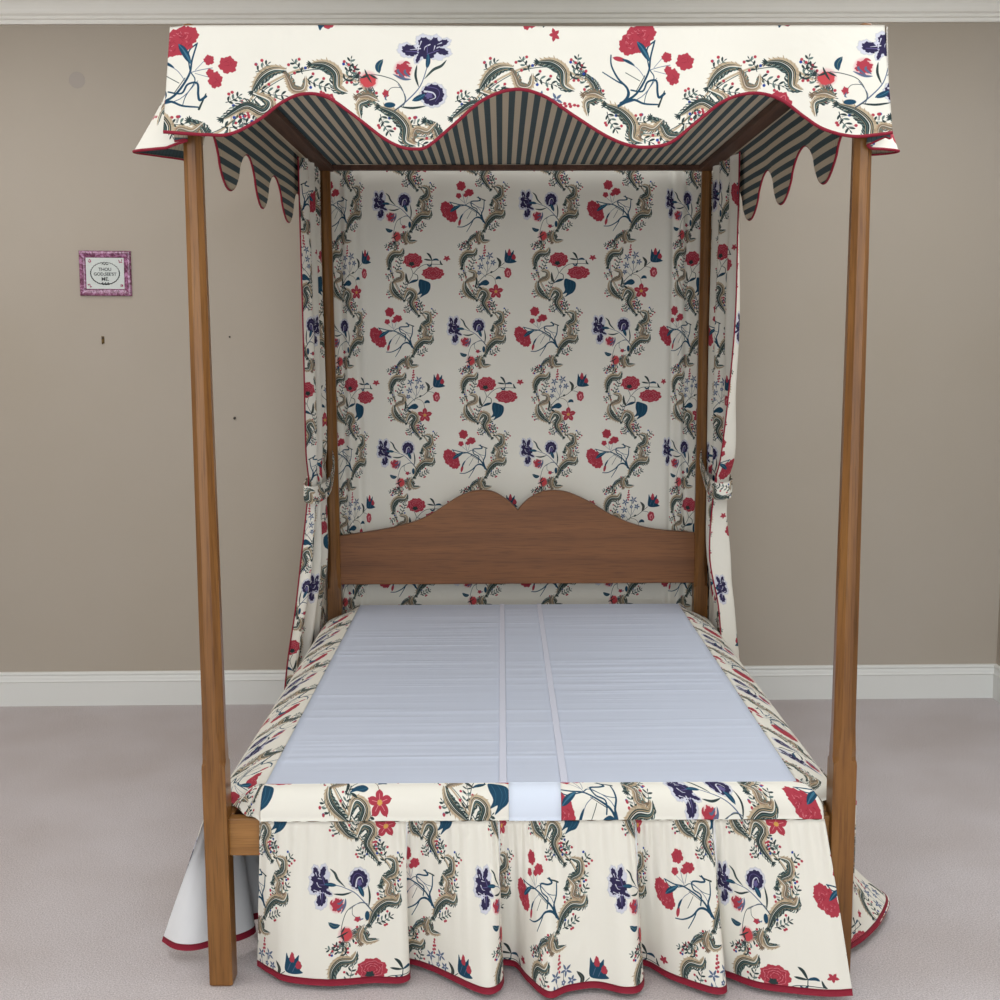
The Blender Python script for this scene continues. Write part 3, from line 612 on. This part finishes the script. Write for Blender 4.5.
def side_curtain(sg):
    lab = ('gathered floral bed curtain tied back at the left head post' if sg < 0 else 'gathered floral bed curtain tied back at the right head post')
    t_ = thing('bed_curtain', lab, 'curtain', (sg * .74, 1.85, 1.1), 'tied bed curtains at the head posts')
    # plan outline at several heights, from the leading (piped) edge round to the head post
    if sg < 0:
        tail = [(-.737, 1.955), (-.741, 2.02), (-.705, 2.045)]
        lev = {2.09: [(-.735, 1.55), (-.710, 1.60), (-.731, 1.65), (-.704, 1.70), (-.728, 1.76), (-.706, 1.81), (-.726, 1.86), (-.716, 1.905)] + tail,
               1.50: [(-.738, 1.58), (-.708, 1.625), (-.731, 1.67), (-.702, 1.715), (-.726, 1.77), (-.700, 1.815), (-.722, 1.86), (-.714, 1.905)] + tail,
               1.10: [(-.747, 1.63), (-.712, 1.665), (-.736, 1.70), (-.704, 1.74), (-.728, 1.785), (-.700, 1.825), (-.720, 1.865), (-.714, 1.905)] + tail,
               .95: [(-.756, 1.72), (-.730, 1.74), (-.745, 1.76), (-.715, 1.785), (-.728, 1.81), (-.708, 1.84), (-.724, 1.87), (-.716, 1.905)] + tail,
               .70: [(-.786, 1.71), (-.745, 1.715), (-.765, 1.755), (-.722, 1.77), (-.735, 1.81), (-.708, 1.84), (-.726, 1.87), (-.716, 1.905)] + tail,
               .50: [(-.812, 1.70), (-.775, 1.705), (-.785, 1.75), (-.745, 1.765), (-.750, 1.81), (-.735, 1.84), (-.742, 1.87), (-.738, 1.905)] + tail,
               .30: [(-.845, 1.69), (-.81, 1.70), (-.81, 1.75), (-.775, 1.76), (-.775, 1.81), (-.755, 1.83), (-.752, 1.87), (-.742, 1.91)] + tail,
               .03: [(-.875, 1.68), (-.84, 1.69), (-.84, 1.74), (-.805, 1.75), (-.80, 1.80), (-.775, 1.82), (-.765, 1.87), (-.745, 1.91)] + tail}
        z_iris, x0 = 1.987, 14 + 30
    else:
        tail = [(.737, 1.955), (.741, 2.02), (.705, 2.045)]
        lev = {2.09: [(.734, 1.50), (.739, 1.53), (.722, 1.60), (.736, 1.66), (.708, 1.72), (.730, 1.78), (.706, 1.83), (.716, 1.90)] + tail,
               1.85: [(.734, 1.505), (.741, 1.535), (.722, 1.60), (.737, 1.66), (.708, 1.72), (.730, 1.78), (.706, 1.83), (.716, 1.90)] + tail,
               1.50: [(.737, 1.545), (.757, 1.575), (.722, 1.63), (.738, 1.69), (.704, 1.74), (.728, 1.79), (.702, 1.84), (.714, 1.905)] + tail,
               1.10: [(.713, 1.60), (.765, 1.635), (.730, 1.68), (.745, 1.72), (.708, 1.76), (.728, 1.80), (.702, 1.84), (.714, 1.905)] + tail,
               .95: [(.700, 1.67), (.752, 1.70), (.728, 1.73), (.745, 1.765), (.712, 1.79), (.728, 1.82), (.706, 1.85), (.714, 1.905)] + tail,
               .70: [(.690, 1.69), (.768, 1.715), (.735, 1.75), (.755, 1.79), (.715, 1.81), (.730, 1.84), (.708, 1.86), (.716, 1.905)] + tail,
               .50: [(.728, 1.70), (.788, 1.72), (.755, 1.76), (.772, 1.80), (.740, 1.82), (.748, 1.85), (.736, 1.87), (.738, 1.905)] + tail,
               .30: [(.742, 1.70), (.812, 1.73), (.775, 1.77), (.792, 1.81), (.755, 1.83), (.762, 1.86), (.742, 1.88), (.740, 1.91)] + tail,
               .03: [(.748, 1.70), (.835, 1.73), (.795, 1.77), (.812, 1.81), (.765, 1.83), (.772, 1.86), (.745, 1.88), (.742, 1.91)] + tail}
        z_iris, x0 = 1.987, 14 + 75
    zs = sorted(lev, reverse=True); P = np.array([resample(cr(lev[z], 14), 150) for z in zs])
    nr = 90; zz = np.linspace(2.0845, .03, nr); rows = []
    Pc = cr([np.r_[z, P[i].ravel()] for i, z in enumerate(zs)], 10)
    for z in zz:
        r = np.array([np.interp(z, Pc[::-1, 0], Pc[::-1, 1 + k]) for k in range(300)]).reshape(150, 2)
        rows.append(np.c_[r, np.full(150, z)])
    G = np.array(rows); wid = .52
    s = np.linspace(0, wid, 150)
    u = x0 + sg * -1 * s[None] * 100 * (-1) if sg < 0 else x0 - s[None] * 100
    UV = uvpat(u + 0 * G[..., 2], 12 + (z_iris - G[..., 2]) * 100)
    o = shell('drape', G, UV, (M['print'], M['print']), t_, .0022, flip=(sg > 0))
    p = cord('piping', G[:, 0] + np.array([0, -.003, 0]), .0026, None); p.parent = o; p.location = (0, 0, 0)
    # tieback: a band round the curtain, looped up to the post
    if sg < 0:
        path = [(-.700, 1.948, 1.045), (-.692, 1.918, 1.02), (-.690, 1.85, .965), (-.700, 1.77, .935), (-.735, 1.700, .922), (-.767, 1.705, .930), (-.770, 1.79, .945), (-.768, 1.90, .985), (-.758, 1.96, 1.01), (-.74, 2.0, 1.04), (-.71, 2.01, 1.05)]
    else:
        path = [(.700, 1.948, 1.045), (.692, 1.918, 1.02), (.692, 1.84, .975), (.692, 1.72, .945), (.71, 1.650, .935), (.757, 1.665, .942), (.772, 1.78, .955), (.772, 1.90, .985), (.758, 1.96, 1.01), (.74, 2.0, 1.04), (.71, 2.01, 1.05)]
    Q = resample(cr(path, 10), 120); sq = arclen(Q); h = np.interp(sq, [0, .08, .2, sq[-1] * .8, sq[-1]], [.014, .024, .031, .030, .014])
    t = np.linspace(-1, 1, 9)[:, None]
    cx, cy = sg * .735, 1.86
    nrm = np.c_[Q[:, 0] - cx, Q[:, 1] - cy]; nrm /= np.linalg.norm(nrm, axis=1)[:, None]
    bul = .004 * (1 - t ** 2)
    G = np.stack([Q[:, 0][None] + nrm[:, 0][None] * bul, Q[:, 1][None] + nrm[:, 1][None] * bul, Q[:, 2][None] - t * h[None]], -1)
    UV = uvpat(14 + 5.3 * np.cos(2 * np.pi * (sq[None] * 100 * 1.0 - 12) / 47) - t * h[None] * 100, sq[None] * 100 + 0 * t)
    shell('tieback', G, UV, (M['print'], M['print']), t_, .003, flip=(sg > 0))
side_curtain(-1); side_curtain(1)

# ---------------------------------------------------------------- the bed skirt: white deck, printed border, gathered ruffles
sk = thing('bed_skirt', 'floral bed skirt with white top sheet and gathered red-hemmed ruffle round the bed', 'bed skirt', (0, L / 2, .40))
def deck():
    nx_, ny_ = 60, 520; x = np.linspace(-.603, .614, nx_)[None]; y = np.linspace(.018, 1.93, ny_)[:, None]
    X = x + 0 * y; Y = y + 0 * x; r = np.random.RandomState(4)
    Z = .467 + 0 * X
    for k in range(46):
        yc, xc, w, l, a = r.uniform(.1, 1.9), r.uniform(-.6, .6), r.uniform(.006, .016), r.uniform(.12, .45), r.uniform(.0006, .002)
        Z = Z + a * np.exp(-((Y - yc - .02 * (X - xc)) / w) ** 2) * np.exp(-((X - xc) / l) ** 2)
    for k in range(70):
        yc, xc, w, l, a = r.uniform(.05, 1.9), r.uniform(-.6, .6), r.uniform(.003, .006), r.uniform(.1, .5), r.uniform(.0002, .0008)
        Z = Z + a * np.exp(-((Y - yc - .01 * (X - xc)) / w) ** 2) * np.exp(-((X - xc) / l) ** 4)
    Z = np.minimum(Z, .4705)
    me = shell('top_sheet', np.stack([X, Y, Z], -1), np.stack([X, Y], -1), (M['deck'], M['deck']), sk, .004, flip=True)
    bm = bmesh.new()
    for x0, x1, xa, xb in [(-.068, -.050, -.068, -.050), (.073, .091, .073, .091)]:
        rr = []
        for k in range(41):
            t = k / 40; y = .020 + 1.905 * t; xl = x0 * (1 - t) + xa * t; xr = x1 * (1 - t) + xb * t
            rr.append([(xl, y, .4672), (xl + .001, y, .4712), (xr - .001, y, .4712), (xr, y, .4672)])
        loft(bm, rr)
    s = bm_obj('seam', bm, M['seam'], None); s.parent = me; s.location = (0, 0, 0)
deck()
def border():
    """one strip round three sides: level with the sheet inside, falling to the rails outside"""
    inn = [(-.603, 1.93), (-.603, .018), (.614, .018), (.614, 1.93)]
    def strip(name, a0, a1, b0, b1, z0, z1, n, uvf, prof, flip=False, end=None):
        t = np.linspace(0, 1, n)[None]; k = np.linspace(0, 1, 14)[:, None]
        ax = a0[0] + (a1[0] - a0[0]) * t; ay = a0[1] + (a1[1] - a0[1]) * t; bx = b0[0] + (b1[0] - b0[0]) * t; by = b0[1] + (b1[1] - b0[1]) * t
        ko, kz = prof(k)
        x = ax + (bx - ax) * ko; y = ay + (by - ay) * ko; z = z0 + (z1 - z0) * kz + 0 * t
        z = z + .0015 * np.sin(t * 90) * np.sin(k * 3)
        return shell(name, np.stack([x, y, z], -1), uvf(t, k), (M['print'], M['lining']), sk, .0022, flip=flip)
    pf = lambda k: (np.sin(k * np.pi / 2) ** 1.0, 1 - np.cos(k * np.pi / 2) ** .9)
    def front_uv(t, k): 
        X = -.60 + 1.27 * t
        left = X < 0
        return uvpat(np.where(left, 14 + (X + .38) * 100 * 1.02, 41.75 + 3 + (X - .51) * 100) + 0 * k, np.where(left, 87 + k * 8.2, 56.5 + k * 8.2))
    o = strip('front_border', (-.603, .018), (.614, .018), (-.607, -.030), (.664, -.030), .4685, .398, 256, front_uv, pf, flip=False)
    # side strips: the print lies across the strip
    ps = lambda k: (k, k)
    def side(sg, uvf, flip):
        n = 160; t = np.linspace(0, 1, n)[None]; k = np.linspace(0, 1, 18)[:, None]
        xi = -.603 if sg < 0 else .614
        wide = np.clip((t - .012) / .02, 0, 1) * np.clip((.965 - t) / .02, 0, 1)      # cut away round the posts
        xo = sg * (.672 + .058 * wide)
        x = xi + (xo - xi) * k; y = .018 + 1.918 * t + 0 * k
        z = .4685 - .0485 * k ** 1.6 - .010 * np.clip((k - .85) / .15, 0, 1) + .0016 * np.sin(t * 110 + 3 * k) * np.sin(k * 3.1)
        return shell('side_border', np.stack([x, y, z], -1), uvf(t, k), (M['print'], M['lining']), sk, .0022, flip=flip)
    side(-1, lambda t, k: uvpat(14 + 192 * t + 6 + 14 * k, 7 + 15 * (1 - k) + 0 * t), True)
    side(1, lambda t, k: uvpat(36 + 192 * t + 14 * k, 7 + 15 * k + 0 * t), False)
    # corner tucks
    for sg, xi, xo in ((-1, -.603, -.684), (1, .614, .680)):
        a = np.linspace(0, 1, 12)[None]; k = np.linspace(0, 1, 10)[:, None]
        ex = xi + (xo - xi) * a; ey = .020 - .0 * a + 0 * k
        bxp = (-.607 if sg < 0 else .664) + ((xo) - (-.607 if sg < 0 else .664)) * a; byp = -.030 + .066 * a ** 1.0
        x = xi + (bxp - xi) * k; y = .018 + (byp - .018) * np.sin(k * np.pi / 2); z = .4685 - .0 * a - (.072 - .012 * a) * (1 - np.cos(k * np.pi / 2)) + .004 * np.sin(a * 9) * k
        shell('corner_tuck', np.stack([x + 0 * a, y, z], -1), uvpat(30 + 10 * a + 0 * k, 30 + 10 * k + 0 * a), (M['print'], M['lining']), sk, .002, flip=(sg < 0))
    # bright white cloth panel on the front border
    t = np.linspace(0, 1, 8)[None]; k = np.linspace(0, 1, 14)[:, None]; ko, kz = pf(k)
    x = -.046 + .118 * t + 0 * k; y = .018 - .048 * ko - .0028 + 0 * t; z = .4685 - .0705 * kz + .0022 * (1 - k) + 0 * t
    shell('white_panel', np.stack([x, y, z], -1), np.stack([x, z], -1), (M['patchcloth'], M['lining']), sk, .002)
border()
def ruffle(name, top, bot, ztop, zbot, uoff, flat=1.0, flip=False, ymax=None, prof=1.25, u_left=True, rip=.005, voff=0, n=520, seed=1, follow=False):
    """top and bot: plan curves; the print follows the arc length of the hem"""
    T_ = resample(cr(top, 10), n)
    Bc = cr(bot, 12); B_ = resample(Bc, n); s = arclen(B_); Lh = s[-1]
    if follow:                      # the tucks vanish into the seam: the top edge keeps to the panels seen in the hem
        xm = np.maximum.accumulate(B_[:, 0]); xm = np.convolve(np.pad(xm, 12, mode='edge'), np.ones(25) / 25, 'valid')
        xm = (xm - xm[0]) / (xm[-1] - xm[0]); xm = .9 * xm + .1 * np.linspace(0, 1, n)
        T_ = np.c_[top[0][0] + (top[-1][0] - top[0][0]) * xm, np.full(n, -.0345)]
    nr = 46; t = np.linspace(0, 1, nr)[:, None]; e = t ** prof
    x = T_[:, 0][None] * (1 - e) + B_[:, 0][None] * e; y = T_[:, 1][None] * (1 - e) + B_[:, 1][None] * e
    zt = ztop if np.isscalar(ztop) else np.interp(s / Lh, *ztop); zb = zbot if np.isscalar(zbot) else np.interp(s / Lh, *zbot)
    z = (zt + 0 * s)[None] * (1 - t) + (zb + 0 * s)[None] * t
    r = np.random.RandomState(seed); ph = np.cumsum(r.uniform(.5, 1.5, n)) * (2 * math.pi / 13.0)
    d = np.gradient(T_, axis=0) + (np.array([[1e-4, 0]]) if follow else 0); d /= np.linalg.norm(d, axis=1)[:, None] + 1e-9
    w = np.sin(ph)[None] * rip * np.exp(-t * 3.4) * np.clip(t * 30, .3, 1)
    x = x + d[:, 1][None] * w * -1; y = y + d[:, 0][None] * w
    G = np.stack([x, y, z], -1)
    u = uoff + (s[None] * 100 if u_left else -s[None] * 100)
    UV = uvpat(u + 0 * z, voff + (.40 - z) * 100 * 1.03)
    o = shell(name, G, UV, (M['print'], M['lining']), sk, .0022, flip=flip)
    # hem: a flat crimson band
    H = G[-7:].copy(); Nn = np.cross(np.gradient(H, axis=1), np.gradient(H, axis=0)); Nn /= np.linalg.norm(Nn, axis=2)[..., None] + 1e-12
    if not flip: Nn = -Nn
    # clip the band to its height
    k = np.linspace(0, 1, 4)[:, None, None]; top_row = G[-1] + (G[-3] - G[-1]) * (.013 / np.maximum(np.linalg.norm(G[-3] - G[-1], axis=1), 1e-6))[:, None]
    Hb = top_row[None] * (1 - k) + G[-1][None] * k + Nn[-1][None] * .0012 - np.array([0, 0, .003]) * k
    h = shell('hem', Hb, np.zeros(Hb.shape[:2] + (2,)), (M['piping'], M['piping']), None, .0048, flip=flip); h.parent = o; h.location = (0, 0, 0)
    return o
bot = [(-.640, .045), (-.600, .005), (-.555, -.030), (-.458, -.048), (-.36, -.036), (-.297, -.038), (-.276, -.014), (-.292, .028), (-.310, .045), (-.280, .050), (-.22, .012), (-.113, -.082), (-.072, -.074), (-.060, -.020), (-.082, .022), (-.080, .04), (-.033, .035), (-.005, -.030), (.040, -.104), (.085, -.078), (.15, -.062), (.215, -.088), (.250, -.074), (.262, -.020), (.240, .022), (.248, .038), (.280, .033), (.32, -.020), (.37, -.062), (.418, -.092), (.443, -.080), (.440, -.040), (.418, -.002), (.430, .008), (.462, -.022), (.52, -.068), (.60, -.092), (.67, -.104), (.722, -.100)]
top = [(-.607, -.033), (-.4, -.035), (0, -.034), (.4, -.035), (.665, -.034)]
ruffle('front_ruffle', top, bot, .398, .016, -15.7, flat=1, flip=False, voff=-3, prof=.95, follow=True, n=640)
lt = [(-.742, .035), (-.738, .05), (-.734, .09), (-.732, .3), (-.732, 1.0), (-.732, 1.95)]
lb = [(-.885, .130), (-.845, .092), (-.800, .085), (-.750, .112), (-.700, .132), (-.672, .175), (-.700, .225), (-.655, .262), (-.662, .32), (-.735, .40), (-.745, .52), (-.70, .60), (-.755, .70), (-.79, .82), (-.745, .93), (-.78, 1.05), (-.80, 1.18), (-.75, 1.3), (-.79, 1.45), (-.80, 1.6), (-.75, 1.75), (-.78, 1.95)]
lb = lb[:-1] + [(-.775, 1.70)]
lt[-1] = (-.732, 1.70)
ruffle('side_ruffle', lt, lb, .405, .035, 60, flip=True, u_left=False, prof=1.0, rip=.003, n=420, seed=5)
rt = [(.765, .060), (.760, .10), (.745, .16), (.732, .4), (.732, 1.0), (.732, 1.68)]
rb = [(.775, .105), (.825, .150), (.885, .225), (.935, .320), (.925, .365), (.87, .39), (.80, .37), (.775, .42), (.80, .5), (.77, .6), (.80, .72), (.78, .85), (.80, 1.0), (.77, 1.15), (.80, 1.3), (.77, 1.45), (.78, 1.68)]
ruffle('side_ruffle', rt, rb, .405, ([0, .15, .25, .35, 1], [.02, .035, .05, .03, .03]), 20, flip=False, u_left=True, prof=2.4, rip=.003, n=420, seed=6, voff=0)

# ---------------------------------------------------------------- small things on the wall
def wall_frame(o, lx, lz, roll=0.0, off=0.0):
    o.rotation_euler = (0, roll, WY); o.location = (lx * math.cos(WY), WD + lx * math.sin(WY) - off, lz)
def plaque():
    p = thing('wall_plaque', 'small pink lustre framed plaque with black motto hanging on the left wall area', 'plaque')
    p['label'] = 'small white motto plaque with a mottled pink lustre frame on the taupe wall'
    wall_frame(p, -1.6036, 1.7375, .012)
    w, h = .101, .087
    m, nt, b = mat('pink_lustre_glaze', (.62, .33, .48), .22, .7)
    tc = node(nt, 'ShaderNodeTexCoord'); n = node(nt, 'ShaderNodeTexNoise', i_Scale=75.0, i_Detail=4.0, i_Distortion=1.2); nt.links.new(tc.outputs['Object'], n.inputs[0])
    r = ramp(nt, n.outputs[0], [(.36, (.36, .15, .26)), (.50, (.54, .29, .43)), (.62, (.72, .52, .66))]); nt.links.new(r.outputs[0], b.inputs['Base Color'])
    bm = bmesh.new(); rings = []
    for dx, y in [(0, 0), (0, -.006), (.004, -.013), (.010, -.014), (.018, -.010), (.0225, -.009), (.0245, -.0115), (.027, -.0085), (.027, 0)]:
        a, c = w - dx, h - dx
        rings.append([(-a, y, -c), (a, y, -c), (a, y, c), (-a, y, c)])
    loft(bm, rings + [rings[0]], cap=False); bmesh.ops.remove_doubles(bm, verts=bm.verts, dist=1e-6)
    f = bm_obj('frame', bm, m, None); f.parent = p
    face = mat('white_glazed_face', (.82, .84, .82), .3, .5)[0]; ink = mat('black_transfer_ink', (.13, .13, .14), .5, .3)[0]; rosy = mat('rose_corner_sprig', (.62, .28, .38), .5, .3)[0]
    bm = bmesh.new(); box(bm, -w + .026, w - .026, -.008, -.001, -h + .026, h - .026); f = bm_obj('face', bm, face, None); f.parent = p
    # corner sprigs and wreath
    r_ = random.Random(8)
    def dot(bm, x, z, rx, rz, a=0):
        c, s = math.cos(a), math.sin(a); R_ = []
        for y in (-.0079, -.0086):
            R_.append([(x + rx * math.cos(q) * c - rz * math.sin(q) * s, y, z + rx * math.cos(q) * s + rz * math.sin(q) * c) for q in np.linspace(0, 6.2832, 8, endpoint=False)])
        loft(bm, R_)
    for sx in (-1, 1):
        for sz in (-1, 1):
            bm = bmesh.new()
            for k in range(5): dot(bm, sx * (.061 + r_.uniform(-.007, .006)), sz * (.048 + r_.uniform(-.006, .005)), .004, .0018, r_.uniform(0, 3))
            f = bm_obj('corner_sprig', bm, rosy, None); f.parent = p
    bm = bmesh.new()
    for k in range(64):
        q = k * 2 * math.pi / 64; x, z = .056 * math.cos(q), .042 * math.sin(q) * (1.0 if math.sin(q) > 0 else 1.02); th = .0016 if math.sin(q) > .2 else .0027
        dot(bm, x, z, .0036, th * .75, q + math.pi / 2 + (.5 if k % 2 else -.5))
    for k in range(7): dot(bm, -.010 + k * .0035, .036 + .003 * math.sin(k * 2), .003, .0018, k)
    for k in range(9): dot(bm, -.014 + k * .0035, -.040 + .003 * math.sin(k * 2), .0035, .0022, k)
    f = bm_obj('wreath', bm, ink, None); f.parent = p
    for txt, z, size in (('THOU', .0095, .0175), ('GOD,SEE\u2019ST', -.0085, .0168), ('ME.', -.0285, .0200)):
        cu = D.curves.new('motto', 'FONT'); cu.body = txt; cu.size = size; cu.align_x = 'CENTER'; cu.extrude = .0004; cu.offset = .00022
        t = D.objects.new('motto', cu); C.objects.link(t); bpy.context.view_layer.update()
        me = D.meshes.new_from_object(t.evaluated_get(bpy.context.evaluated_depsgraph_get())); D.objects.remove(t)
        o = link('motto_line', me, ink, None, False); o.parent = p; o.location = (0, -.0084, z); o.rotation_euler = (math.pi / 2, 0, 0)
plaque()
brass = mat('dull_brass', (.42, .34, .20), .4, .6)[0]; brass.node_tree.nodes['Principled BSDF'].inputs['Metallic'].default_value = .7
darkm = mat('dark_metal', (.18, .15, .12), .5, .5)[0]
def hook():
    p = thing('picture_hook', 'tiny brass picture hook on the bare wall below the pink plaque', 'hook'); wall_frame(p, -1.6262, 1.480)
    bm = bmesh.new(); box(bm, -.0055, .0055, -.002, 0, -.014, .014, .0006); q = bm_obj('plate', bm, brass, None); q.parent = p
    cv = cr([(0, -.002, -.008), (0, -.006, -.015), (0, -.012, -.014), (0, -.014, -.007)], 6)
    q = bm_obj('hook_arm', tube_mesh(cv, .002, 8, up=(1, 0, 0)), brass, None, True); q.parent = p
    bm = tube_mesh([(0, .002, .012), (0, -.004, .008), (0, -.009, .005)], .0028, 8, up=(1, 0, 0)); q = bm_obj('nail', bm, darkm, None, True); q.parent = p
hook()
def nail(name, lx, lz, r, label):
    bm = bmesh.new(); prof = [(r * .4, .004), (r * .4, -.005), (r, -.0055), (r, -.008), (r * .5, -.009)]
    loft(bm, [[(q * math.cos(a), y, q * math.sin(a)) for a in np.linspace(0, 6.2832, 12, endpoint=False)] for q, y in prof])
    o = bm_obj(name, bm, darkm, None, True); wall_frame(o, lx, lz); tag(o, label, 'nail')
nail('wall_nail', -1.118, 1.169, .0055, 'lower nail head sticking out of the wall just right of the left front post')
nail('wall_nail', -1.127, 1.489, .0036, 'upper, smaller nail head in the wall just right of the left front post')
bm = bmesh.new(); loft(bm, [[(r * math.cos(a), y, r * math.sin(a)) for a in np.linspace(0, 6.2832, 40, endpoint=False)] for r, y in ((.031, 0), (.031, -.0006), (.029, -.0009))])
o = bm_obj('wall_patch', bm, M['patch'], None); wall_frame(o, -1.679, 2.468); tag(o, 'faint round grey filler patch high on the wall left of the canopy', 'patch')
